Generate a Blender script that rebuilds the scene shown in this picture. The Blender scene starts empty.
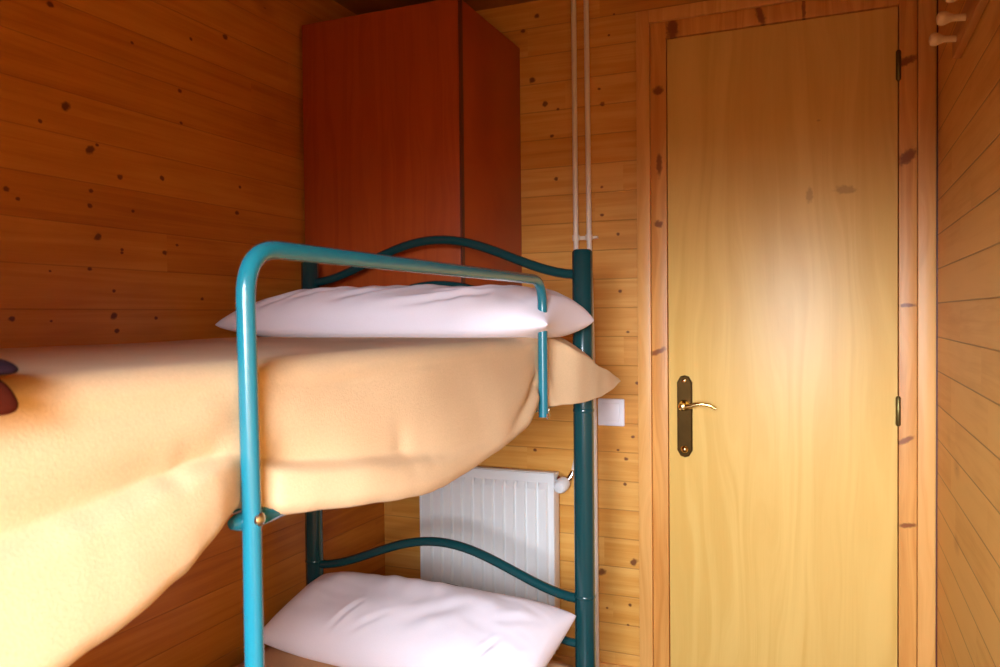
import bpy, bmesh, math, random
from mathutils import Vector, Matrix, noise
random.seed(4)
C = bpy.context.scene.collection
PI = math.pi
CZ = 1.2                      # eye height above the floor

# ------------------------------------------------------------------ room numbers (metres)
XL, XR, YB, YF, ZC = -1.516, 0.263, 2.5, -0.42, 2.245
BW = 0.0932                   # cover width of one wall board
BZ = CZ + 0.025               # height of one board seam

# ------------------------------------------------------------------ node helper
class NT:
    def __init__(s, name):
        s.m = bpy.data.materials.new(name); s.m.use_nodes = True
        s.t = s.m.node_tree; s.t.nodes.clear()
        s.out = s.t.nodes.new('ShaderNodeOutputMaterial')
        s.b = s.t.nodes.new('ShaderNodeBsdfPrincipled')
        s.t.links.new(s.b.outputs[0], s.out.inputs[0])
    def n(s, typ, **kw):
        o = s.t.nodes.new(typ)
        for k, v in kw.items(): setattr(o, k, v)
        return o
    def put(s, sock, v):
        if isinstance(v, bpy.types.NodeSocket): s.t.links.new(v, sock)
        else: sock.default_value = v
    def math(s, op, a, b=0.0, c=0.0):
        o = s.n('ShaderNodeMath', operation=op)
        s.put(o.inputs[0], a); s.put(o.inputs[1], b); s.put(o.inputs[2], c)
        return o.outputs[0]
    def vmath(s, op, a, b=(0, 0, 0)):
        o = s.n('ShaderNodeVectorMath', operation=op)
        s.put(o.inputs[0], a); s.put(o.inputs[1], b)
        return o.outputs['Value'] if op in ('LENGTH', 'DISTANCE') else o.outputs[0]
    def comb(s, x, y, z):
        o = s.n('ShaderNodeCombineXYZ')
        for i, v in enumerate((x, y, z)): s.put(o.inputs[i], v)
        return o.outputs[0]
    def coord(s):
        o = s.n('ShaderNodeTexCoord'); v = o.outputs['Object']
        x = s.n('ShaderNodeSeparateXYZ'); s.t.links.new(v, x.inputs[0])
        return v, x.outputs[0], x.outputs[1], x.outputs[2]
    def noise(s, vec, scale=1.0, detail=3.0, rough=0.5, dist=0.0):
        o = s.n('ShaderNodeTexNoise'); s.put(o.inputs['Vector'], vec)
        s.put(o.inputs['Scale'], scale); s.put(o.inputs['Detail'], detail)
        s.put(o.inputs['Roughness'], rough); s.put(o.inputs['Distortion'], dist)
        return o.outputs['Fac']
    def white(s, vec):
        o = s.n('ShaderNodeTexWhiteNoise', noise_dimensions='3D'); s.put(o.inputs['Vector'], vec)
        return o.outputs['Value']
    def ss(s, v, a, b, lo=0.0, hi=1.0):
        o = s.n('ShaderNodeMapRange', interpolation_type='SMOOTHSTEP')
        s.put(o.inputs[0], v)
        for i, q in enumerate((a, b, lo, hi)): s.put(o.inputs[i+1], q)
        return o.outputs[0]
    def mix(s, f, a, b):
        o = s.n('ShaderNodeMix', data_type='RGBA')
        s.put(o.inputs[0], f)
        for sock, v in ((o.inputs[6], a), (o.inputs[7], b)):
            s.put(sock, v if isinstance(v, bpy.types.NodeSocket) else (*v, 1.0))
        return o.outputs[2]
    def bump(s, h, strength=0.3, dist=0.002):
        o = s.n('ShaderNodeBump'); s.put(o.inputs['Height'], h)
        s.put(o.inputs['Strength'], strength); s.put(o.inputs['Distance'], dist)
        s.t.links.new(o.outputs[0], s.b.inputs['Normal'])
    def set(s, **kw):
        for k, v in kw.items():
            k = k.replace('_', ' ')
            s.put(s.b.inputs[k], (*v, 1.0) if isinstance(v, tuple) and len(v) == 3 else v)
        return s.m

PINE_L, PINE_M, PINE_D, KNOT = (.76, .40, .095), (.65, .285, .046), (.45, .15, .020), (.14, .036, .008)

def knot_mask(t, a, z, knots):
    """ellipse marks at (along, height, half length, half height, slant)"""
    tot = None
    p = t.comb(a, z, 0.0)
    wob = t.noise(p, 90.0, 2.0)
    for (ka, kz, la, lz, sl) in knots:
        d = t.vmath('SUBTRACT', p, (ka, kz, 0))
        if sl:
            r = t.n('ShaderNodeVectorRotate', rotation_type='Z_AXIS')
            t.put(r.inputs['Vector'], d); r.inputs['Angle'].default_value = sl; d = r.outputs[0]
        L = t.vmath('LENGTH', t.vmath('MULTIPLY', d, (1/la, 1/lz, 0)))
        tot = L if tot is None else t.math('MINIMUM', tot, L)
    tot = t.math('ADD', tot, t.math('MULTIPLY_ADD', wob, .9, -.45))
    return t.ss(tot, .45, 1.0, 1.0, 0.0)

def plank_mat(name, axis, knots, groove=1.0, joint=.62, seed=0.0, tone=0.0, grain=1.0, tint=(1, 1, 1)):
    t = NT(name); v, x, y, z = t.coord()
    a = x if axis == 'X' else y
    zz = t.math('DIVIDE', t.math('SUBTRACT', z, BZ), BW)
    row = t.math('FLOOR', zz); fr = t.math('FRACT', zz)
    rr = t.white(t.comb(row, 3.7 + seed, 0.0))
    seg = t.math('FLOOR', t.math('DIVIDE', t.math('MULTIPLY_ADD', rr, 9.0, a), joint))
    pid = t.white(t.comb(row, seg, 1.3 + seed))
    # long grain
    ga = t.math('MULTIPLY_ADD', pid, 13.0, t.math('MULTIPLY', a, 1.6))
    g1 = t.noise(t.comb(ga, t.math('MULTIPLY', z, 34.0), pid), 1.0, 4.0, .55, .8)
    g2 = t.noise(t.comb(t.math('MULTIPLY', a, 5.0), t.math('MULTIPLY', z, 260.0), pid), 1.0, 2.0, .6)
    blot = t.noise(t.comb(t.math('MULTIPLY', a, 5.0), t.math('MULTIPLY', z, 9.0), t.math('MULTIPLY', pid, 5.0)), 1.0, 2.0)
    f = t.math('MULTIPLY_ADD', t.math('SUBTRACT', pid, .5), .55, t.ss(g1, .30, .72, .5-.5*grain, .5+.5*grain))
    f = t.math('MULTIPLY_ADD', t.math('SUBTRACT', blot, .5), .7, f)
    f = t.math('MULTIPLY_ADD', t.math('SUBTRACT', g2, .5), .35, f)
    f = t.math('ADD', f, tone)
    c = t.mix(t.ss(f, -.1, .75), PINE_L, PINE_M)
    c = t.mix(t.ss(f, .55, 1.35, 0, .75), c, PINE_D)
    # scattered small pin knots
    vo = t.n('ShaderNodeTexVoronoi', feature='F1')
    t.put(vo.inputs['Vector'], t.comb(t.math('MULTIPLY', a, 4.2), t.math('MULTIPLY', z, 9.0), seed))
    vo.inputs['Scale'].default_value = 1.0
    sel = t.math('GREATER_THAN', t.vmath('LENGTH', vo.outputs['Color']), 1.30)
    pk = t.math('MULTIPLY', t.ss(vo.outputs['Distance'], .02, .05, 1, 0), sel)
    halo = t.math('MULTIPLY', t.ss(vo.outputs['Distance'], .05, .30, .55, 0), sel)
    c = t.mix(halo, c, PINE_D)
    km = t.math('MAXIMUM', knot_mask(t, a, z, knots), t.math('MULTIPLY', pk, .85)) if knots else pk
    c = t.mix(t.math('MULTIPLY', km, .9), c, KNOT)
    # tongue and groove seam and butt joints
    e = t.math('MULTIPLY', t.math('MINIMUM', fr, t.math('SUBTRACT', 1.0, fr)), BW)
    seam = t.ss(e, .0007, .0024, 1, 0)
    c = t.mix(t.math('MULTIPLY', seam, .62*groove), c, (.15, .045, .008))
    c = t.vmath('MULTIPLY', c, tint)
    hgt = t.math('MULTIPLY_ADD', seam, -1.0, t.math('MULTIPLY', g2, .10))
    t.bump(hgt, .55*groove + .1, .0025)
    return t.set(Base_Color=c, Roughness=.42, Specular_IOR_Level=.35)

def board_mat(name, axis, light, dark, knots=(), scale=1.0, rough=.4, seed=0.0, kmix=.8):
    """one solid board or veneer with its grain along the axis"""
    t = NT(name); v, x, y, z = t.coord()
    if axis == 'Z': a, b, k = z, x, y
    elif axis == 'X': a, b, k = x, z, y
    else: a, b, k = y, z, x
    w = t.noise(t.comb(t.math('MULTIPLY', b, 9.0*scale), t.math('MULTIPLY', a, 1.3*scale), seed), 1.0, 2.0)
    bb = t.math('MULTIPLY_ADD', w, .16/scale, b)
    g = t.noise(t.comb(t.math('MULTIPLY', bb, 42.0*scale), t.math('MULTIPLY', a, 1.5*scale), t.math('MULTIPLY_ADD', k, 6.0, seed)), 1.0, 4.0, .55, .5)
    g2 = t.noise(t.comb(t.math('MULTIPLY', b, 330.0), t.math('MULTIPLY', a, 8.0), seed), 1.0, 2.0)
    f = t.math('MULTIPLY_ADD', t.math('SUBTRACT', g2, .5), .4, t.ss(g, .3, .72))
    c = t.mix(f, light, dark)
    if knots:
        km = knot_mask(t, b, a, [(kb, ka, lb, la, sl) for (kb, ka, lb, la, sl) in knots])
        c = t.mix(t.math('MULTIPLY', km, kmix), c, (.25, .07, .014))
    t.bump(g2, .12, .001)
    return t.set(Base_Color=c, Roughness=rough, Specular_IOR_Level=.4)

def plain_mat(name, col, rough=.5, metal=0.0, var=.06, scale=30.0, bump=0.0, **kw):
    t = NT(name); v, x, y, z = t.coord()
    n = t.noise(v, scale, 3.0)
    c = t.mix(n, tuple(q*(1-var) for q in col), tuple(min(1, q*(1+var)) for q in col))
    if bump: t.bump(n, bump, .001)
    return t.set(Base_Color=c, Roughness=rough, Metallic=metal, **kw)

def cloth_mat(name, col, var, weave, fuzz, rough=.9, sheen=.0):
    t = NT(name); v, x, y, z = t.coord()
    big = t.noise(v, 5.0, 3.0); fine = t.noise(v, weave, 3.0, .7)
    f = t.math('MULTIPLY_ADD', fine, .5, t.math('MULTIPLY', big, .5))
    c = t.mix(t.ss(f, .3, .7), tuple(q*(1-var) for q in col), tuple(min(1, q*(1+var)) for q in col))
    t.bump(fine, fuzz, .0015)
    return t.set(Base_Color=c, Roughness=rough, Sheen_Weight=sheen, Sheen_Roughness=.6, Specular_IOR_Level=.1)

# ------------------------------------------------------------------ mesh helpers
def link(name, me, mat, parent=None, smooth=True, angle=40):
    o = bpy.data.objects.new(name, me); C.objects.link(o)
    if mat: me.materials.append(mat)
    if parent:
        o.parent = parent
        o.matrix_parent_inverse = Matrix.Translation(-world_loc(parent))
    if smooth:
        for p in me.polygons: p.use_smooth = True
        me.set_sharp_from_angle(angle=math.radians(angle))
    return o
def world_loc(o):
    v = Vector(o.location)
    return v            # parts keep their own origin at the world origin, only empties carry a location
def from_bm(name, bm, mat, parent=None, smooth=True, angle=40):
    bmesh.ops.recalc_face_normals(bm, faces=bm.faces[:])
    me = bpy.data.meshes.new(name); bm.to_mesh(me); bm.free()
    return link(name, me, mat, parent, smooth, angle)
def box(bm, x0, x1, y0, y1, z0, z1, bev=0.0, seg=2):
    vs = [bm.verts.new((x, y, z)) for x in (x0, x1) for y in (y0, y1) for z in (z0, z1)]
    fs = [bm.faces.new([vs[i] for i in q]) for q in ((0,1,3,2),(4,6,7,5),(0,4,5,1),(2,3,7,6),(0,2,6,4),(1,5,7,3))]
    if bev:
        es = {e for f in fs for e in f.edges}
        bmesh.ops.bevel(bm, geom=list(es), offset=bev, segments=seg, affect='EDGES', profile=.6)
def boxes(name, lst, mat, parent=None, bev=0.0, seg=2):
    bm = bmesh.new()
    for b in lst: box(bm, *b, bev=bev, seg=seg)
    return from_bm(name, bm, mat, parent)
def tube(bm, path, r, n=16, caps=True):
    P = [Vector(p) for p in path]
    T = [((P[min(i+1, len(P)-1)] - P[max(i-1, 0)]).normalized()) for i in range(len(P))]
    up = Vector((0, 0, 1)) if abs(T[0].z) < .9 else Vector((1, 0, 0))
    nrm = (up - T[0]*up.dot(T[0])).normalized(); rings = []
    for i, p in enumerate(P):
        nrm = (nrm - T[i]*nrm.dot(T[i])).normalized(); bi = T[i].cross(nrm)
        rad = r[i] if isinstance(r, (list, tuple)) else r
        rings.append([bm.verts.new(p + (nrm*math.cos(2*PI*k/n) + bi*math.sin(2*PI*k/n))*rad) for k in range(n)])
    for a, b in zip(rings, rings[1:]):
        for k in range(n): bm.faces.new((a[k], a[(k+1) % n], b[(k+1) % n], b[k]))
    if caps: bm.faces.new(rings[0][::-1]); bm.faces.new(rings[-1])
def spline(pts, per=8):
    P = [Vector(p) for p in pts]; P = [P[0]*2-P[1]] + P + [P[-1]*2-P[-2]]; out = []
    for i in range(1, len(P)-2):
        for k in range(per):
            t = k/per; a, b, c, d = P[i-1:i+3]
            out.append(.5*((2*b) + (c-a)*t + (2*a-5*b+4*c-d)*t*t + (3*b-a-3*c+d)*t**3))
    out.append(P[-2]); return out
def fillet(pts, r, n=8):
    P = [Vector(p) for p in pts]; out = [P[0]]
    for i in range(1, len(P)-1):
        a = (P[i-1]-P[i]).normalized(); b = (P[i+1]-P[i]).normalized()
        s, e = P[i]+a*r, P[i]+b*r
        for k in range(n+1):
            t = k/n; out.append((1-t)**2*s + 2*t*(1-t)*P[i] + t*t*e)
    out.append(P[-1]); return out
def lathe(bm, prof, base, axis, n=20):
    """prof: (distance along axis, radius)"""
    base = Vector(base); ax = Vector(axis).normalized()
    u = ax.orthogonal().normalized(); w = ax.cross(u); rings = []
    for d, r in prof:
        rings.append([bm.verts.new(base + ax*d + (u*math.cos(2*PI*k/n)+w*math.sin(2*PI*k/n))*max(r, 1e-5)) for k in range(n)])
    for a, b in zip(rings, rings[1:]):
        for k in range(n): bm.faces.new((a[k], a[(k+1) % n], b[(k+1) % n], b[k]))
    bm.faces.new(rings[0][::-1]); bm.faces.new(rings[-1])
def empty(name, loc, label, cat, group=None):
    o = bpy.data.objects.new(name, None); C.objects.link(o); o.location = loc
    return tag(o, label, cat, group)
def tag(o, label, cat, group=None, kind=None):
    o['label'] = label; o['category'] = cat
    if group: o['group'] = group
    if kind: o['kind'] = kind
    return o
def structure(o, label=None, cat=None):
    o['kind'] = 'structure'
    if label: o['label'] = label; o['category'] = cat
    return o
def lerp(a, b, t): return a + (b-a)*t
def sstep(t): t = max(0., min(1., t)); return t*t*(3-2*t)
def interp(tab, x, c):
    if x <= tab[0][0]: return tab[0][c]
    for a, b in zip(tab, tab[1:]):
        if x <= b[0]: return lerp(a[c], b[c], sstep((x-a[0])/(b[0]-a[0]))*.4 + .6*(x-a[0])/(b[0]-a[0]))
    return tab[-1][c]

# ------------------------------------------------------------------ materials
KR = []
KL = [(1.189, CZ+0.665, 0.0104, 0.0077, 0.0), (1.713, CZ+0.763, 0.0123, 0.0091, 0.0), (1.546, CZ+0.575, 0.0086, 0.0063, 0.0), (1.548, CZ+0.496, 0.0068, 0.0050, 0.0), (1.221, CZ+0.460, 0.0153, 0.0113, -0.5), (1.160, CZ+0.415, 0.0075, 0.0055, 0.0), (1.279, CZ+0.377, 0.0154, 0.0114, -0.5), (1.297, CZ+0.392, 0.0067, 0.0050, 0.0), (1.358, CZ+0.330, 0.0105, 0.0078, 0.0), (1.483, CZ+0.347, 0.0099, 0.0073, 0.0), (1.279, CZ+0.287, 0.0082, 0.0061, 0.0), (1.276, CZ+0.254, 0.0092, 0.0068, 0.0), (1.083, CZ+0.263, 0.0096, 0.0071, 0.0), (1.107, CZ+0.247, 0.0072, 0.0054, 0.0), (1.295, CZ+0.187, 0.0122, 0.0091, -0.5), (1.359, CZ+0.163, 0.0062, 0.0046, 0.0), (1.487, CZ+0.165, 0.0098, 0.0072, 0.0), (1.746, CZ+0.293, 0.0107, 0.0079, 0.0), (1.760, CZ+0.366, 0.0072, 0.0053, 0.0), (1.272, CZ+0.114, 0.0076, 0.0056, 0.0), (1.175, CZ+0.105, 0.0049, 0.0036, 0.0), (1.335, CZ+0.067, 0.0067, 0.0050, 0.0), (1.333, CZ+0.010, 0.0123, 0.0091, -0.5), (1.609, CZ+0.054, 0.0073, 0.0054, 0.0), (1.089, CZ+0.005, 0.0095, 0.0070, 0.0), (1.341, CZ-0.024, 0.0093, 0.0069, 0.0), (1.455, CZ+0.005, 0.0075, 0.0056, 0.0), (1.175, CZ+0.000, 0.0049, 0.0036, 0.0), (1.393, CZ+0.256, 0.0069, 0.0051, 0.0), (1.400, CZ+0.650, 0.0066, 0.0049, 0.0), (1.587, CZ+0.718, 0.0071, 0.0052, 0.0), (1.527, CZ+0.187, 0.0066, 0.0049, 0.0), (1.359, CZ+0.156, 0.0062, 0.0046, 0.0), ]
KB = [(-0.925, CZ+0.786, 0.0147, 0.0118, -0.5), (-0.880, CZ+0.702, 0.0140, 0.0112, -0.5), (-0.835, CZ+0.680, 0.0069, 0.0055, 0.0), (-0.857, CZ+0.594, 0.0086, 0.0069, 0.0), (-0.844, CZ+0.452, 0.0102, 0.0082, 0.0), (-0.956, CZ+0.952, 0.0109, 0.0087, 0.0), (-0.906, CZ+0.994, 0.0121, 0.0096, 0.0), (-0.645, CZ+0.960, 0.0058, 0.0047, 0.0), (-0.662, CZ+0.896, 0.0058, 0.0046, 0.0), (-0.696, CZ+0.729, 0.0069, 0.0055, 0.0), (-0.686, CZ+0.680, 0.0114, 0.0091, 0.0), (-0.689, CZ+0.414, 0.0067, 0.0054, 0.0), (-0.689, CZ+0.324, 0.0078, 0.0062, 0.0), (-0.637, CZ+0.260, 0.0083, 0.0066, 0.0), (-0.632, CZ+0.078, 0.0082, 0.0066, 0.0), (-0.593, CZ-0.389, 0.0083, 0.0066, 0.0), (-0.642, CZ-0.434, 0.0061, 0.0049, 0.0), (-0.616, CZ-0.461, 0.0089, 0.0071, 0.0), (-0.620, CZ-0.542, 0.0089, 0.0072, 0.0), (-0.698, CZ-0.836, 0.0174, 0.0139, -0.5), (-0.592, CZ-0.792, 0.0171, 0.0137, -0.5), (-0.606, CZ-0.932, 0.0076, 0.0060, 0.0), (-0.682, CZ-0.952, 0.0059, 0.0047, 0.0), (-0.613, CZ-0.998, 0.0059, 0.0047, 0.0), (-0.579, CZ-0.216, 0.0082, 0.0066, 0.0), (-0.607, CZ-0.053, 0.0071, 0.0057, 0.0), (-0.927, CZ-0.450, 0.0086, 0.0069, 0.0), ]
M = {}
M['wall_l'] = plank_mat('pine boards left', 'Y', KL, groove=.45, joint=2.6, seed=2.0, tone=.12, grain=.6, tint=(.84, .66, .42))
M['wall_b'] = plank_mat('pine boards back', 'X', KB, groove=.6, joint=.55, seed=5.0, grain=.6, tone=-.03)
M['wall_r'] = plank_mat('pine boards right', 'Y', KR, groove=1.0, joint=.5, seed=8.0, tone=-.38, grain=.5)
M['wall_f'] = plank_mat('pine boards front', 'X', [], groove=.8, joint=.9, seed=9.0)
M['ceil'] = board_mat('pine ceiling', 'Y', (.40, .16, .03), (.30, .11, .02), seed=3.0)
M['floor'] = board_mat('brown floor', 'Y', (.13, .055, .020), (.09, .036, .012), seed=6.0, rough=.35)
M['door'] = board_mat('birch veneer', 'Z', (.82, .53, .150), (.73, .435, .105),
                      knots=[(.030, CZ+.355, .036, .016, 0.1), (-.065, CZ+.345, .012, .03, 0), (-.04, CZ+.56, .008, .004, 0)], scale=.55, rough=.38, seed=1.0, kmix=.38)
M['jamb'] = board_mat('reddish pine jamb', 'Z', (.78, .38, .095), (.62, .25, .050),
                      knots=[(-.505, CZ+.70, 0.0230, 0.0180, 0), (-.510, CZ-.115, 0.0391, 0.0105, -.45), (-.503, CZ+.47, 0.0115, 0.0450, 0), (-.506, CZ+.285, 0.0184, 0.0150, .4),
                             (.190, CZ+.435, 0.0368, 0.0195, -.75), (.188, CZ+.70, 0.0391, 0.0150, -.35), (.185, CZ-.36, 0.0322, 0.0105, -.5), (.19, CZ-.60, 0.0299, 0.0090, -.1),
                             (.19, CZ+.02, 0.0299, 0.0075, 0), (-.20, CZ+.885, 0.0138, 0.0450, -.3), (-.46, CZ+.885, 0.0230, 0.0450, 0), (-.08, CZ+.885, 0.0069, 0.0600, 0)], seed=4.0, kmix=.92)
M['casing'] = board_mat('pale pine casing', 'Z', (.82, .43, .125), (.70, .32, .075), seed=7.0)
M['trim'] = board_mat('pine trim', 'Y', PINE_L, PINE_M, seed=7.5)
M['ward'] = board_mat('mahogany veneer', 'Z', (.40, .070, .010), (.34, .052, .007), scale=1.2, rough=.38, seed=11.0)
M['ward_edge'] = plain_mat('dark wardrobe edge', (.10, .018, .006), .5)
M['teal'] = plain_mat('teal enamel', (.008, .150, .200), .22, var=.05, scale=14, Coat_Weight=.3, Coat_Roughness=.1)
M['teal_shaded'] = plain_mat('shaded teal enamel', (.003, .046, .052), .17, var=.08, scale=14, Coat_Weight=.3, Coat_Roughness=.1)  # the bed's one teal paint, darkened in colour where tubes stand in shade
M['rubber'] = plain_mat('black rubber', (.02, .02, .02), .7)
M['steel'] = plain_mat('bright steel', (.72, .70, .66), .25, 1.0)
M['chrome'] = plain_mat('chrome', (.80, .80, .80), .14, 1.0)
M['brass'] = plain_mat('aged brass', (.055, .028, .008), .42, 1.0, var=.25, scale=60)
M['gold'] = plain_mat('polished brass', (.86, .62, .25), .18, 1.0)
M['hinge'] = plain_mat('dull brass hinge', (.17, .13, .04), .4, .8, var=.2)
M['blanket'] = cloth_mat('tan wool blanket', (.67, .475, .27), .07, 300.0, .4, sheen=.04)
M['blanket_low'] = cloth_mat('shaded tan wool blanket', (.55, .30, .14), .10, 260.0, .3, sheen=.04)  # same tan wool, with the lower bunk's shade put into its colour
M['pillow'] = cloth_mat('pale lilac cotton', (.86, .80, .855), .03, 420.0, .10, sheen=.05)
M['mattress'] = cloth_mat('cream ticking', (.60, .52, .42), .05, 300.0, .15)
M['white'] = plain_mat('white enamel', (.80, .80, .78), .3, var=.02)
M['pipe'] = plain_mat('cream painted pipe', (.84, .74, .62), .35, var=.03)
M['plastic'] = plain_mat('white switch plastic', (.82, .78, .80), .35, var=.02)
M['red_cloth'] = cloth_mat('dark red cloth', (.075, .010, .003), .15, 200.0, .3)
M['purple'] = cloth_mat('dark purple cloth', (.022, .008, .014), .15, 200.0, .3)
M['grey'] = cloth_mat('mauve grey cloth', (.26, .21, .23), .1, 200.0, .3)
M['peg'] = plain_mat('pale turned peg wood', (.80, .55, .30), .4, var=.1)
M['dark_pine'] = board_mat('brown pine rack', 'Y', (.55, .22, .04), (.42, .15, .026), seed=13.0)

# ------------------------------------------------------------------ room shell
T = .10
structure(boxes('floor', [(XL-T, XR+T, YF-T, YB+T+.05, -T, 0)], M['floor']))
structure(boxes('ceiling', [(XL-T, XR+T, YF-T, YB+T+.05, ZC, ZC+T)], M['ceil']))
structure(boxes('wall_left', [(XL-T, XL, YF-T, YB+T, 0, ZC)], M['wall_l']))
structure(boxes('wall_right', [(XR, XR+T, YF-T, YB+T, 0, ZC)], M['wall_r']))
DX0, DX1, DZ = -.478, .166, CZ+.856          # door leaf
JX0, JX1, JZ = -.530, .215, CZ+.911          # frame around it
structure(boxes('wall_back', [(XL, JX0, YB, YB+T, 0, ZC), (JX1, XR, YB, YB+T, 0, ZC), (JX0, JX1, YB, YB+T, JZ, ZC),
                              (JX0, JX1, YB+T+.001, YB+T+.05, 0, JZ)], M['wall_b']))
WX0, WX1, WZ0, WZ1 = -.40, .225, .84, 1.62     # window in the wall behind the viewer
structure(boxes('wall_front', [(XL, WX0, YF-T, YF, 0, ZC), (WX1, XR, YF-T, YF, 0, ZC),
                               (WX0, WX1, YF-T, YF, 0, WZ0), (WX0, WX1, YF-T, YF, WZ1, ZC)], M['wall_f']))
wf = structure(boxes('window_1', [(WX0, WX0+.04, YF-.08, YF-.03, WZ0, WZ1), (WX1-.04, WX1, YF-.08, YF-.03, WZ0, WZ1),
                                  (WX0+.04, WX1-.04, YF-.08, YF-.03, WZ0, WZ0+.04), (WX0+.04, WX1-.04, YF-.08, YF-.03, WZ1-.04, WZ1)], M['casing'], bev=.004))
boxes('window_sill', [(WX0-.03, WX1+.02, YF-.03, YF+.05, WZ0-.025, WZ0)], M['casing'], wf, bev=.004)
# door frame: jamb boards flush with the leaf, flat casing round them
fr = structure(boxes('trim_1', [(-.572, JX0, YB-.016, YB-.0005, 0, CZ+.95), (JX1, XR-.003, YB-.016, YB-.0005, 0, CZ+.95),
                                (JX0, JX1, YB-.016, YB-.0005, JZ, CZ+.95)], M['casing'], bev=.003))
boxes('jamb', [(JX0+.001, DX0-.0025, YB-.004, YB+.09, 0, JZ-.001)], M['jamb'], fr, bev=.002)
boxes('jamb', [(DX1+.0025, JX1-.001, YB-.004, YB+.09, 0, JZ-.001)], M['jamb'], fr, bev=.002)
boxes('jamb_head', [(DX0-.0024, DX1+.0024, YB-.004, YB+.09, DZ+.003, JZ-.001)], M['jamb'], fr, bev=.002)
boxes('door_stop', [(DX0-.002, DX0+.012, YB+.046, YB+.089, 0, DZ), (DX1-.012, DX1+.002, YB+.046, YB+.089, 0, DZ)], M['ward_edge'], fr)
door = structure(boxes('door_1', [(DX0, DX1, YB+.001, YB+.043, .006, DZ)], M['door'], bev=.002))
# handle: long plate with cut corners, boss, curved lever, key cover
bm = bmesh.new()
px_, pz0, pz1, hw = -.428, CZ-.444, CZ-.188, .0235
outl = [(-hw, pz0+.022), (-hw*.55, pz0+.004), (0, pz0), (hw*.55, pz0+.004), (hw, pz0+.022), (hw, pz1-.022), (hw*.55, pz1-.004), (0, pz1), (-hw*.55, pz1-.004), (-hw, pz1-.022)]
f = bm.faces.new([bm.verts.new((px_+a, YB+.001, b)) for a, b in outl])
r = bmesh.ops.extrude_face_region(bm, geom=[f])
bmesh.ops.translate(bm, verts=[g for g in r['geom'] if isinstance(g, bmesh.types.BMVert)], vec=(0, -.009, 0))
fr_f = [q for q in bm.faces if all(abs(vv.co.y-(YB-.008)) < 1e-4 for vv in q.verts)]
bmesh.ops.bevel(bm, geom=list({e for q in fr_f for e in q.edges}), offset=.004, segments=3, affect='EDGES')
hd = from_bm('door_handle', bm, M['brass'], door, angle=30)
bm = bmesh.new(); lathe(bm, [(0, .016), (.006, .017), (.012, .015), (.016, .011), (.034, .0095), (.042, .012), (.048, .009), (.050, .003)], (px_, YB-.008, CZ-.281), (0, -1, 0))
from_bm('lever_boss', bm, M['gold'], hd)
bm = bmesh.new()
pth = spline([(px_, YB-.048, CZ-.283), (px_+.022, YB-.050, CZ-.2795), (px_+.050, YB-.050, CZ-.272), (px_+.078, YB-.048, CZ-.274), (px_+.100, YB-.046, CZ-.2845)], 7)
tube(bm, pth, [lerp(.0085, .0045, i/(len(pth)-1)) for i in range(len(pth))], 12)
from_bm('lever', bm, M['gold'], hd)
bm = bmesh.new(); lathe(bm, [(0, .010), (.003, .011), (.007, .008), (.009, .002)], (px_, YB-.008, CZ-.418), (0, -1, 0))
from_bm('key_cover', bm, M['gold'], hd)
bm = bmesh.new(); lathe(bm, [(0, .007), (.003, .0065), (.005, .002)], (px_, YB-.008, CZ-.204), (0, -1, 0), 12)
from_bm('screw', bm, M['gold'], hd)
for zz in (CZ-.278, CZ+.690):
    bm = bmesh.new(); tube(bm, [(DX1+.001, YB-.006, zz-.042), (DX1+.001, YB-.006, zz-.038), (DX1+.001, YB-.006, zz+.038), (DX1+.001, YB-.006, zz+.042)], [.004, .0068, .0068, .004], 12)
    from_bm('hinge', bm, M['hinge'], door)
# corner strip behind the door casing and skirtings
structure(boxes('trim_2', [(XR-.003, XR, YB-.022, YB-.017, 0, ZC)], M['ward_edge']))
structure(boxes('baseboard_back', [(XL+.014, -.575, YB-.014, YB, 0, .07)], M['casing'], bev=.003))
structure(boxes('baseboard_left', [(XL, XL+.014, YF, YB, 0, .07)], M['trim'], bev=.003))
structure(boxes('baseboard_right', [(XR-.014, XR, YF, YB-.03, 0, .07)], M['trim'], bev=.003))

# ------------------------------------------------------------------ wardrobe cupboard on the left of the back wall
WBX0, WBX1, WBY, WBZ0, WBZ1 = -1.508, -.967, 2.029, CZ-.17, CZ+.898
wd = empty('wardrobe', (-1.24, 2.26, WBZ0), 'tall reddish-brown wooden wardrobe cupboard in the corner behind the bunk bed', 'wardrobe')
boxes('carcass', [(WBX0+.010, WBX1-.0, WBY+.021, YB-.002, WBZ0, WBZ1-.002)], M['ward'], wd, bev=.002)
boxes('front_panel', [(WBX0+.007, WBX1-.004, WBY, WBY+.018, WBZ0, WBZ1)], M['ward'], wd, bev=.003)
boxes('edge_strip', [(WBX1-.004, WBX1+.001, WBY+.002, WBY+.0205, WBZ0, WBZ1-.003)], M['ward_edge'], wd)

# ------------------------------------------------------------------ heating
RX0, RX1, RY, RZ1, RZ0 = -1.322, -.838, 2.425, CZ-.512, .10
rad = empty('radiator', ((RX0+RX1)/2, 2.45, RZ0), 'white ribbed panel radiator on the back wall beneath the top bunk', 'radiator')
bm = bmesh.new()
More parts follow.
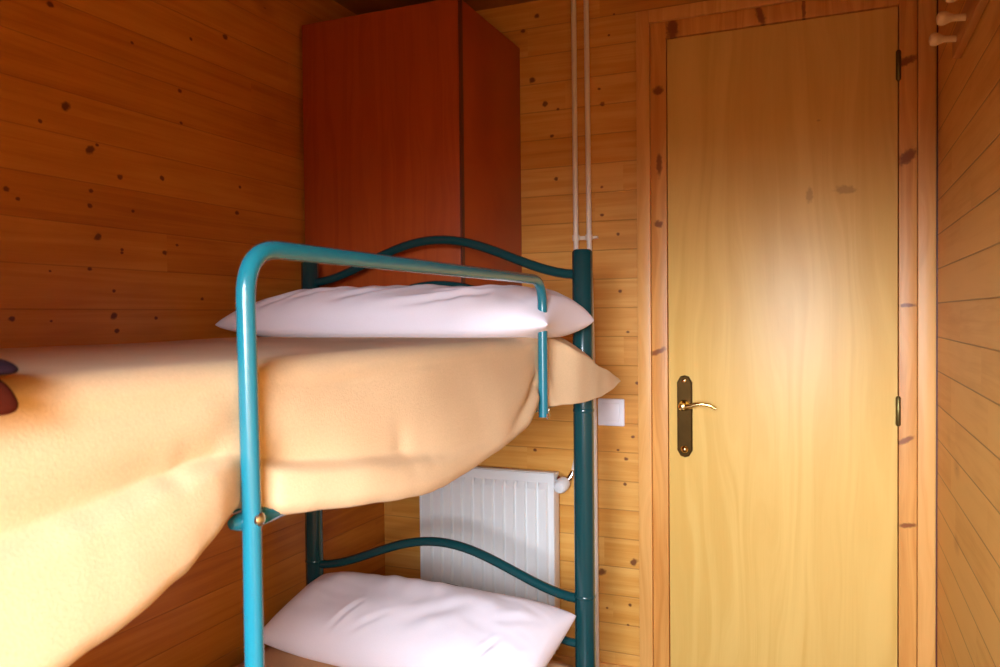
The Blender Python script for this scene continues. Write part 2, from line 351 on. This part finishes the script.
# pressed steel front: one sheet folded into upright ribs, flat bands at top and bottom
n = 12; xs = []
for i in range(n):
    a = RX0+.012 + (RX1-RX0-.024)*i/n; w = (RX1-RX0-.024)/n
    xs += [(a, 0), (a+w*.10, .012), (a+w*.78, .012), (a+w*.88, 0)]
xs = [(RX0, 0)] + xs + [(RX1, 0)]
zs = [(RZ0, 0), (RZ0+.03, 0), (RZ0+.05, 1), (RZ1-.05, 1), (RZ1-.03, 0), (RZ1, 0)]
g = [[bm.verts.new((x, RY - d*k, z)) for x, d in xs] for z, k in zs]
for a, b in zip(g, g[1:]):
    for i in range(len(xs)-1): bm.faces.new((a[i], a[i+1], b[i+1], b[i]))
gb = [[bm.verts.new((x, RY+.010, z)) for x, d in (xs[0], xs[-1])] for z, k in (zs[0], zs[-1])]
def strip(p, q):
    bm.faces.new(p + q[::-1])
bm.faces.new([gb[0][0], gb[0][1], gb[1][1], gb[1][0]])
bm.faces.new([v for v in g[0]] + [gb[0][1], gb[0][0]]); bm.faces.new([v for v in g[-1]][::-1] + [gb[1][0], gb[1][1]])
bm.faces.new([r_[0] for r_ in g] + [gb[1][0], gb[0][0]]); bm.faces.new([r_[-1] for r_ in g][::-1] + [gb[0][1], gb[1][1]])
from_bm('front_panel', bm, M['white'], rad, angle=25)
boxes('rear_panel', [(RX0, RX1, 2.462, 2.472, RZ0, RZ1)], M['white'], rad, bev=.003)
boxes('top_grille', [(RX0+.001, RX1-.001, 2.436, 2.4615, RZ1-.004, RZ1+.002)], M['white'], rad)
boxes('side_cover', [(RX1-.001, RX1+.004, 2.42, 2.474, RZ0+.01, RZ1+.001)], M['white'], rad, bev=.0015)
boxes('side_cover', [(RX0-.004, RX0+.001, 2.42, 2.474, RZ0+.01, RZ1+.001)], M['white'], rad, bev=.0015)
for xx in (RX0+.08, RX1-.11): boxes('bracket', [(xx, xx+.03, 2.4725, YB, RZ0+.05, RZ1-.06)], M['steel'], rad)
bm = bmesh.new(); lathe(bm, [(0, .011), (.006, .011), (.008, .019), (.018, .019), (.020, .011), (.036, .012)], (RX1+.004, 2.447, CZ-.535), (1, 0, 0), 16)
va = from_bm('valve', bm, M['chrome'], rad)
bm = bmesh.new(); lathe(bm, [(0, .012), (.004, .021), (.016, .023), (.038, .0215), (.046, .017), (.048, .004)], (RX1+.034, 2.440, CZ-.538), (-.1, -1, -.25), 18)
from_bm('valve_knob', bm, M['white'], va)
bm = bmesh.new(); tube(bm, [(RX1+.036, 2.450, CZ-.537), (RX1+.050, 2.455, CZ-.524), (RX1+.056, 2.460, CZ-.506)], [.009, .011, .009], 12)
from_bm('valve_union', bm, M['chrome'], va)

p1 = bmesh.new(); tube(p1, spline([(-.772, 2.477, ZC-.002), (-.770, 2.477, CZ+.25), (-.764, 2.477, CZ-.30), (-.768, 2.474, CZ-.43), (-.780, 2.464, CZ-.502)], 8), .0085, 14)
tag(from_bm('heating_pipe', p1, M['pipe']), 'left one of two thin cream pipes on the back wall, ending at the radiator valve', 'pipe', 'cream heating pipes on the back wall')
p2 = bmesh.new(); tube(p2, [(-.730, 2.477, ZC-.002), (-.726, 2.477, CZ+.25), (-.713, 2.477, CZ-.35), (-.711, 2.477, .002)], .0085, 14)
tag(from_bm('heating_pipe', p2, M['pipe']), 'right one of two thin cream pipes on the back wall, nearer the light switch', 'pipe', 'cream heating pipes on the back wall')
bm = bmesh.new()
for xx in (-.770, -.7265): tube(bm, [(xx, 2.477, CZ+.243), (xx, 2.477, CZ+.261)], .0115, 14)
box(bm, -.770, -.7265, 2.487, 2.499, CZ+.246, CZ+.258)
box(bm, -.712, -.700, 2.480, 2.499, CZ+.248, CZ+.256, bev=.002)
box(bm, -.728, -.705, 2.486, 2.499, CZ+.248, CZ+.256)
tag(from_bm('pipe_clip', bm, M['pipe']), 'small cream double clip holding the two thin pipes to the wall', 'clip')

sw = empty('light_switch', (-.662, YB, CZ-.312), 'square white light switch on the pine wall between bunk post and door', 'switch')
boxes('switch_plate', [(-.706, -.618, YB-.010, YB-.0005, CZ-.356, CZ-.268)], M['plastic'], sw, bev=.005, seg=3)
boxes('rocker', [(-.692, -.632, YB-.0145, YB-.0095, CZ-.342, CZ-.282)], M['plastic'], sw, bev=.003)

rk = empty('coat_rack', (XR, 1.72, CZ+.59), 'brown wooden coat rack with pale round pegs high on the right wall', 'coat rack')
boxes('rack_board', [(XR-.018, XR-.0005, 1.40, 2.05, CZ+.565, CZ+.625)], M['dark_pine'], rk, bev=.004)
for yy in (1.46, 1.59, 1.72, 1.85, 1.985):
    bm = bmesh.new(); lathe(bm, [(0, .007), (.022, .007), (.030, .010), (.036, .0135), (.044, .0145), (.050, .012), (.053, .005)], (XR-.0175, yy, CZ+.592), (-1, 0, .10), 16)
    from_bm('peg', bm, M['peg'], rk)

# ------------------------------------------------------------------ bunk bed
BX0, BX1, BYH, BYF = -1.425, -.590, 1.950, .03
UP, DN = CZ, CZ-.834          # the lower bunk repeats the upper one .834 m below
bed = empty('bunk_bed', ((BX0+BX1)/2, 1.0, 0), 'teal tubular metal bunk bed along the left wall', 'bunk bed')
PR = .026
for bx, by in ((BX1, BYH), (BX0, BYH), (BX1, BYF), (BX0, BYF)):
    bm = bmesh.new()
    top = CZ+.168 if by == BYH else CZ+.02
    tube(bm, [(bx, by, .012), (bx, by, CZ-.2301), (bx, by, CZ-.23), (bx, by, top-.006), (bx, by, top)], [PR, PR, PR, PR, PR-.005], 24)
    po = from_bm('post', bm, M['teal_shaded'], bed)
    bm = bmesh.new(); tube(bm, [(bx, by, CZ-.724), (bx, by, CZ-.722), (bx, by, CZ-.716), (bx, by, CZ-.714)], [PR, PR+.0012, PR+.0012, PR], 24)
    from_bm('collar', bm, M['teal_shaded'], po)
    bm = bmesh.new(); tube(bm, [(bx, by, CZ-.246), (bx, by, CZ-.244), (bx, by, CZ-.238), (bx, by, CZ-.236)], [PR, PR+.0012, PR+.0012, PR], 24)
    from_bm('collar', bm, M['teal_shaded'], po)
    bm = bmesh.new(); tube(bm, [(bx, by, 0), (bx, by, .02)], [PR+.003, PR+.001], 20)
    from_bm('foot_cap', bm, M['rubber'], po)
def arch(base, peak, y, r, name):
    pts = []
    for i in range(33):
        t = i/32; s = math.sin(PI*t)
        k = .5 - .5*math.cos(2*PI*t)
        pts.append((lerp(BX0+.018, BX1-.018, t), y, base + (peak-base)*(k**.85)))
    bm = bmesh.new(); tube(bm, pts, r, 14)
    return from_bm(name, bm, M['teal_shaded'], bed)
for lv in (UP, DN):
    arch(lv+.106, lv+.212, BYH, .0125, 'head_arch')
    arch(lv-.012, lv+.090, BYH, .0105, 'head_bar')
    arch(lv-.012, lv+.015, BYF, .0125, 'foot_bar')
    for xx in (BX0+.0, BX1-.032):
        bm = bmesh.new(); tube(bm, [(xx, BYF+.02, lv-.203), (xx, BYH-.02, lv-.203)], .015, 14)
        from_bm('side_rail', bm, M['teal'], bed)
    for yy in (BYF, BYH):
        bm = bmesh.new(); tube(bm, [(BX0+.02, yy, lv-.203), (BX1-.02, yy, lv-.203)], .013, 14)
        from_bm('end_rail', bm, M['teal_shaded'], bed)
    bm = bmesh.new()
    for i in range(17):
        yy = BYF+.08 + i*(BYH-BYF-.16)/16
        tube(bm, [(BX0+.012, yy, lv-.1975), (BX1-.012, yy, lv-.1975)], .005, 8)
    for i in range(5):
        xx = BX0+.12 + i*(BX1-BX0-.24)/4
        tube(bm, [(xx, BYF+.013, lv-.2065), (xx, BYH-.013, lv-.2065)], .005, 8)
    from_bm('wire_base', bm, M['teal_shaded'], bed)
# guard rail, its near leg carried on down to the floor
GY0, GY1, GZ = .695, 1.646, CZ+.079
bm = bmesh.new()
tube(bm, fillet([(BX1+.001, GY0, .015), (BX1, GY0, CZ-.22), (BX1, GY0-.005, GZ), (BX1, GY1, GZ), (BX1, GY1, CZ-.222)], .058, 10), .0105, 20)
gr = from_bm('guard_rail', bm, M['teal'], bed)
bm = bmesh.new(); tube(bm, [(BX1-.016, GY0-.015, CZ-.2235), (BX1-.014, GY0-.006, CZ-.2235), (BX1-.012, GY0+.03, CZ-.2235), (BX1-.014, GY0+.075, CZ-.2235), (BX1-.018, GY0+.090, CZ-.221)], [.006, .010, .0115, .010, .004], 12)
from_bm('bracket', bm, M['teal'], gr)
for yy in (GY0, GY1):
    bm = bmesh.new(); lathe(bm, [(0, .0075), (.003, .0075), (.0045, .006), (.006, .002)], (BX1+.0095, yy, CZ-.219), (1, 0, 0), 14)
    lathe(bm, [(-.012, .004), (0, .004)], (BX1+.0095, yy, CZ-.219), (1, 0, 0), 10)
    from_bm('bolt', bm, M['steel'], gr)
bm = bmesh.new(); lathe(bm, [(0, .0035), (.012, .0035), (.013, .006), (.018, .0055)], (BX1, GY1+.010, CZ-.213), (0, 1, .15), 10)
from_bm('wing_nut', bm, M['steel'], gr)
bm = bmesh.new(); tube(bm, [(BX1+.001, GY0, 0), (BX1+.001, GY0, .022)], [.0135, .012], 16)
from_bm('foot_cap', bm, M['rubber'], gr)

# ------------------------------------------------------------------ bedding
for lv, lab in ((UP, 'mattress inside the top bunk, wrapped by the tan blanket'), (DN, 'mattress on the lower bunk, under the white pillow')):
    tag(boxes('mattress', [(BX0+.012, BX1-.022, BYF+.04, BYH-.032, lv-.186, lv-.060)], M['mattress'], bev=.02, seg=3), lab, 'mattress')

# blanket on the top bunk: flat on the mattress, over the edge, down to an uneven hem;
# pinched behind the two rail legs, loose corner swung out round the head post
HEM = [(-.02, CZ-.285, -.560), (.20, CZ-.288, -.556), (.41, CZ-.283, -.562), (.505, CZ-.267, -.568), (.575, CZ-.248, -.574), (.630, CZ-.226, -.582), (.667, CZ-.211, -.593), (.695, CZ-.209, -.606), (.720, CZ-.218, -.600),
       (.745, CZ-.228, -.592), (.80, CZ-.235, -.586), (.90, CZ-.249, -.578), (1.0, CZ-.262, -.574), (1.06, CZ-.269, -.573), (1.13, CZ-.272, -.573), (1.23, CZ-.267, -.574), (1.37, CZ-.255, -.577),
       (1.53, CZ-.235, -.585), (1.61, CZ-.215, -.597), (1.646, CZ-.206, -.604), (1.70, CZ-.204, -.585), (1.80, CZ-.207, -.553), (1.90, CZ-.202, -.533), (1.97, CZ-.190, -.522), (2.045, CZ-.172, -.515)]
TOPL = [(1.70, CZ-.050), (1.76, CZ-.058), (1.81, CZ-.090), (1.94, CZ-.131), (2.045, CZ-.168)]
def blanket():
    bm = bmesh.new(); Z0 = CZ-.050
    ys = [.067 + i*.0125 for i in range(159)]
    nt, ns = 20, 34; cols = {}
    for j, y in enumerate(ys):
        hx, hz = interp(HEM, y, 2), interp(HEM, y, 1)
        pin = max(math.exp(-((y-.697)/.035)**2), math.exp(-((y-1.646)/.05)**2))
        for i in range(nt+ns+1):
            if i < nt:
                if y > 1.89: continue
                x = lerp(BX0-.012, -.640, i/nt)
                z = Z0 + .004*noise.noise((x*3, y*3, 0)) - .006*sstep((x+.70)/.06)*0
                if i == 0: z -= .05
                if i == 1: z -= .006
                cols[i, j] = bm.verts.new((x, y, z)); continue
            w = (i-nt)/ns
            # rounded shoulder then the hanging side
            if y <= 1.89:
                if w < .30:
                    a = w/.30*PI/2
                    x = -.640 + .034*math.sin(a); z = Z0 - .028*(1-math.cos(a)); ss_ = 0
                    if y > 1.70:
                        k = sstep((y-1.70)/.12); tz = interp(TOPL, y, 1)
                        x = lerp(x, lerp(-.640, hx-.006, w/.30), k); z = lerp(z, lerp(Z0, tz, (w/.30)**1.3), k)
                else:
                    q = (w-.30)/.70; zs_ = Z0-.028; xs_ = -.606
                    if y > 1.70:
                        k = sstep((y-1.70)/.12); zs_ = lerp(zs_, interp(TOPL, y, 1), k); xs_ = lerp(xs_, hx-.006, k)
                    x = lerp(xs_, hx, sstep(q*1.05)*.75 + .25*q); z = lerp(zs_, hz, q)
                    ck = (1-pin)*(.011 if y < 1.45 else .011*max(0, (1.62-y)/.17))
                    if y < 1.7:
                        qc = .46 if y < .55 else lerp(.46, .60, sstep((y-.55)/.2)) if y < .75 else lerp(.60, .80, (y-.75)/.5)
                        qc += .05*noise.noise((y*5.5, 2.2, 8.0))*(1 if y > .6 else .3)
                        ck = (1-pin)*(.016 if y < .85 else .016*(1-sstep((y-.85)/.55)))
                        # slanting fold drawn up to the far rail leg, and a small dimple
                        kk = max(0, min(1, (1.645-y)/.22)); x -= .013*math.exp(-((q-(.45+.42*kk))/.10)**2)*sstep((1.64-y)/.03)*(1-sstep((1.64-y)/.26))
                        x += .009*math.exp(-((q-(.68+.34*kk))/.12)**2)*sstep((1.64-y)/.03)*(1-sstep((1.64-y)/.26))
                        x -= .006*math.exp(-((y-1.02)/.02)**2 - ((q-.62)/.16)**2)*.5
                        x += (1-pin)*.006*math.sin(PI*min(1, q/qc))             # soft belly
                        x += ck*(-.8*sstep(q/qc)**2 + 1.3*sstep((q-qc+.02)/.075))*(1 if q < qc+.2 else 1-.5*sstep((q-qc-.2)/.3))   # tuck line, rolled band under it
                        x += .005*(1-pin)*noise.noise((y*5, q*1.6, 3.1))
                        if q > .93: x -= .010*(q-.93)/.07
            else:
                if w < .30: continue
                q = (w-.30)/.70; tz = interp(TOPL, y, 1)
                x = hx - .006*(1-q); z = lerp(tz, hz, q)
            x += .003*noise.noise((y*4, z*7, 7.7))*(1-pin)
            z += .0018*noise.noise((y*40, 5.0, 2.0))*w
            cols[i, j] = bm.verts.new((x, y, z))
    for j in range(len(ys)-1):
        for i in range(nt+ns):
            q = [(i, j), (i+1, j), (i+1, j+1), (i, j+1)]
            if all(k in cols for k in q): bm.faces.new([cols[k] for k in q])
    o = from_bm('blanket', bm, M['blanket'], None, angle=180)
    md = o.modifiers.new('thick', 'SOLIDIFY'); md.thickness = .007; md.offset = 0
    md = o.modifiers.new('soft', 'SUBSURF'); md.levels = md.render_levels = 1
    return o
tag(blanket(), 'thick tan wool blanket draped over the side of the top bunk', 'blanket')

def low_blanket():
    bm = bmesh.new(); Z0 = DN-.053; prof = []
    for x, z in ((BX0+.006, Z0-.07), (BX0+.006, Z0-.02), (BX0+.016, Z0-.004), (BX0+.04, Z0)): prof.append((x, z))
    for i in range(1, 24): prof.append((lerp(BX0+.04, BX1-.05, i/24), Z0))
    for x, z in ((BX1-.05, Z0), (BX1-.026, Z0-.005), (BX1-.013, Z0-.022), (BX1-.010, Z0-.06), (BX1+.012, Z0-.11), (BX1+.018, Z0-.16), (BX1+.014, Z0-.20)): prof.append((x, z))
    rows = []
    for j in range(76):
        y = BYF+.045 + j*.0245
        rows.append([bm.verts.new((x + (.010*noise.noise((y*5, 2, z*4)) if x > BX1-.005 else 0), y, z + .004*noise.noise((x*6, y*6, 1)))) for x, z in prof])
    for a, b in zip(rows, rows[1:]):
        for i in range(len(prof)-1): bm.faces.new((a[i], a[i+1], b[i+1], b[i]))
    o = from_bm('blanket', bm, M['blanket_low'], None, angle=180)
    md = o.modifiers.new('thick', 'SOLIDIFY'); md.thickness = .006; md.offset = 1
    return o
tag(low_blanket(), 'tan blanket spread on the lower bunk under the white pillow', 'blanket')

def pillow(name, NL, FL, FR, NR, ht, hb, seed, bow=.06, fs=3.4, fr_=3.4, creases=()):
    NL, FL, FR, NR = map(Vector, (NL, FL, FR, NR)); N = 96; K = 48
    bm = bmesh.new(); top = {}; bot = {}
    for i in range(N+1):
        for j in range(K+1):
            s, t = -1+2*i/N, -1+2*j/K
            s = math.copysign(abs(s)**.8, s); t = math.copysign(abs(t)**.8, t)
            u = s*(1-bow*(1-t*t)*abs(s)**3*.6); v = t*(1-bow*2.2*(1-s*s)*abs(t)**3)
            a, b = (u+1)/2, (v+1)/2
            p = NL*(1-a)*(1-b) + NR*a*(1-b) + FL*(1-a)*b + FR*a*b
            e = max(0, (1-s**4)*(1-t**4))
            h = (max(0, 1-abs(s)**(fs if s < 0 else lerp(min(3.2, fr_), fr_, sstep((t+1)/1.5))))**.45)*(max(0, 1-abs(t)**2.4)**.5)
            w = .010*noise.noise((p.x*7+seed, p.y*9, seed)) + .006*noise.noise((p.x*19+seed*2, p.y*13+p.x*9, 3.3))
            # creases that run in from the ends
            rr = .006*noise.noise((p.y*40+p.x*10, p.x*3, seed*1.7))*abs(s)**2
            for (s0, t0, s1, t1, dep, wid) in creases:
                dx, dy = (s1-s0)*.42, (t1-t0)*.16
                k = max(0, min(1, ((s-s0)*.42*dx + (t-t0)*.16*dy)/(dx*dx+dy*dy)))
                dd = math.hypot((s-s0-(s1-s0)*k)*.42, (t-t0-(t1-t0)*k)*.16)
                fall = math.sin(PI*(.12+.80*k))
                rr += fall*dep*(-math.exp(-(dd/wid)**2) + .55*math.exp(-((dd-wid*1.9)/(wid*1.1))**2))
            top[i, j] = bm.verts.new(p + Vector((0, 0, ht*h + (w+rr)*e*1.0)))
            if i in (0, N) or j in (0, K): bot[i, j] = top[i, j]
            else: bot[i, j] = bm.verts.new(p - Vector((0, 0, hb*min(1, h*1.35) + .002)))
    for i in range(N):
        for j in range(K):
            bm.faces.new([top[q] for q in ((i, j), (i+1, j), (i+1, j+1), (i, j+1))])
            bm.faces.new([bot[q] for q in ((i, j), (i, j+1), (i+1, j+1), (i+1, j))])
    o = from_bm(name, bm, M['pillow'], None, angle=180)
    md = o.modifiers.new('soft', 'SUBSURF'); md.levels = md.render_levels = 1
    return o
tag(pillow('pillow', (-1.470, 1.597, CZ-.014), (-1.40, 1.90, CZ-.004), (-.541, 1.900, CZ-.012), (-.560, 1.600, CZ-.018), .088, .034, 1.0, fs=5.0, fr_=9.0,
    creases=[(-.80, -.97, -.55, -.45, .011, .011), (-.62, -.80, -.20, -.05, .007, .013), (-.30, -.75, .05, -.25, .006, .012), (.0, -.97, .62, -.60, .009, .010),
             (.30, -.55, .75, -.10, .007, .014), (.82, -.6, .93, .5, .009, .012), (.70, .0, .98, -.3, .006, .010), (-.1, -.3, .25, .15, .005, .016)]),
    'long white pillow lying on the tan blanket of the top bunk', 'pillow')
tag(pillow('pillow', (-1.425, 1.680, CZ-.850), (-1.37, 1.915, CZ-.748), (-.598, 1.912, CZ-.758), (-.618, 1.605, CZ-.832), .080, .060, 4.0, bow=.03,
    creases=[(-.45, -.97, -.30, -.35, .006, .008), (-.30, -.90, -.05, -.50, .005, .007), (.62, -.97, .72, -.45, .008, .007), (.80, -.95, .95, -.45, .006, .007), (.90, .2, .62, -.15, .003, .014), (.05, -.6, .4, .1, .004, .020)]),
    'plump white pillow on the lower bunk', 'pillow')

# folded dark garment hanging over the near edge of the top bunk
gm = empty('folded_garment', (-.60, .36, CZ-.05), 'dark red and purple folded cloth hanging over the top bunk edge, at far left', 'cloth')
def drape(name, mat, y0, y1, prof, th):
    bm = bmesh.new(); rows = []
    for j in range(15):
        y = lerp(y0, y1, j/14); rows.append([bm.verts.new((x+.003*noise.noise((y*20, z*20, 1)), y - .012*max(0, (CZ-.06-z))/.05*(j/14), z)) for x, z in prof])
    for a, b in zip(rows, rows[1:]):
        for i in range(len(prof)-1): bm.faces.new((a[i], a[i+1], b[i+1], b[i]))
    o = from_bm(name, bm, mat, gm, angle=180)
    md = o.modifiers.new('thick', 'SOLIDIFY'); md.thickness = th; md.offset = 0
    md = o.modifiers.new('soft', 'SUBSURF'); md.levels = md.render_levels = 2
drape('cloth_body', M['red_cloth'], .20, .418, [(-.80, CZ-.040), (-.70, CZ-.039), (-.632, CZ-.039), (-.605, CZ-.043), (-.588, CZ-.050), (-.576, CZ-.060), (-.571, CZ-.070)], .011)
drape('purple_band', M['purple'], .20, .426, [(-.80, CZ-.030), (-.70, CZ-.029), (-.625, CZ-.029), (-.600, CZ-.032), (-.578, CZ-.039)], .009)
drape('grey_lining', M['grey'], .20, .410, [(-.80, CZ-.020), (-.72, CZ-.019), (-.65, CZ-.019), (-.61, CZ-.022), (-.588, CZ-.027)], .009)

# ------------------------------------------------------------------ daylight through the window
wld = bpy.data.worlds.new('daylight'); bpy.context.scene.world = wld; wld.use_nodes = True
nt = wld.node_tree; nt.nodes.clear()
o = nt.nodes.new('ShaderNodeOutputWorld'); bg = nt.nodes.new('ShaderNodeBackground'); tc = nt.nodes.new('ShaderNodeTexCoord')
sp = nt.nodes.new('ShaderNodeSeparateXYZ'); cr = nt.nodes.new('ShaderNodeValToRGB'); mr = nt.nodes.new('ShaderNodeMapRange')
nt.links.new(tc.outputs['Generated'], sp.inputs[0]); nt.links.new(sp.outputs[2], mr.inputs[0])
mr.inputs[1].default_value = -1; mr.inputs[2].default_value = 1
nt.links.new(mr.outputs[0], cr.inputs[0]); nt.links.new(bg.outputs[0], o.inputs[0])
# sky dimmed towards the right, an added falloff that darkens the left wall
m2 = nt.nodes.new('ShaderNodeMapRange'); m2.interpolation_type = 'SMOOTHSTEP'
nt.links.new(sp.outputs[0], m2.inputs[0]); m2.inputs[1].default_value = .35; m2.inputs[2].default_value = .60; m2.inputs[3].default_value = 1.0; m2.inputs[4].default_value = .03
vm = nt.nodes.new('ShaderNodeVectorMath'); vm.operation = 'SCALE'
nt.links.new(cr.outputs[0], vm.inputs[0]); nt.links.new(m2.outputs[0], vm.inputs['Scale']); nt.links.new(vm.outputs[0], bg.inputs[0])
el = cr.color_ramp.elements
el[0].position = .46; el[0].color = (.05, .034, .018, 1)
el[1].position = .53; el[1].color = (.86, .94, 1.07, 1)
bg.inputs[1].default_value = 68.0
ld = bpy.data.lights.new('window_daylight', 'AREA'); ld.shape = 'RECTANGLE'; ld.size = WX1-WX0; ld.size_y = WZ1-WZ0
ld.cycles.is_portal = True
lo = bpy.data.objects.new('window_daylight', ld); C.objects.link(lo)
lo.location = ((WX0+WX1)/2, YF-.09, (WZ0+WZ1)/2); lo.rotation_euler = (PI/2, 0, 0)

# ------------------------------------------------------------------ camera
F, yaw, pitch, roll = 795., .3977, .0213, -.0101
f = Vector((-math.sin(yaw)*math.cos(pitch), math.cos(yaw)*math.cos(pitch), -math.sin(pitch)))
r = Vector((math.cos(yaw), math.sin(yaw), 0)); u = r.cross(f)
r2 = r*math.cos(roll) + u*math.sin(roll); u2 = u*math.cos(roll) - r*math.sin(roll)
cd = bpy.data.cameras.new('camera'); cam = bpy.data.objects.new('camera', cd); C.objects.link(cam)
cd.sensor_width = 36; cd.lens = 36*F/1000; cd.clip_start = .02
cam.matrix_world = Matrix((( r2.x, u2.x, -f.x, 0), (r2.y, u2.y, -f.y, 0), (r2.z, u2.z, -f.z, CZ), (0, 0, 0, 1)))
cd.dof.use_dof = True; cd.dof.focus_distance = 1.9; cd.dof.aperture_fstop = 9.0
S = bpy.context.scene; S.camera = cam
S.view_settings.view_transform = 'Standard'; S.view_settings.look = 'None'
S.view_settings.gamma = 1.0; S.view_settings.use_curve_mapping = False
S.view_settings.exposure = 0.41
S.cycles.max_bounces = 12; S.cycles.diffuse_bounces = 6; S.cycles.glossy_bounces = 4
S.cycles.sample_clamp_indirect = 10.0
S.cycles.use_denoising = True
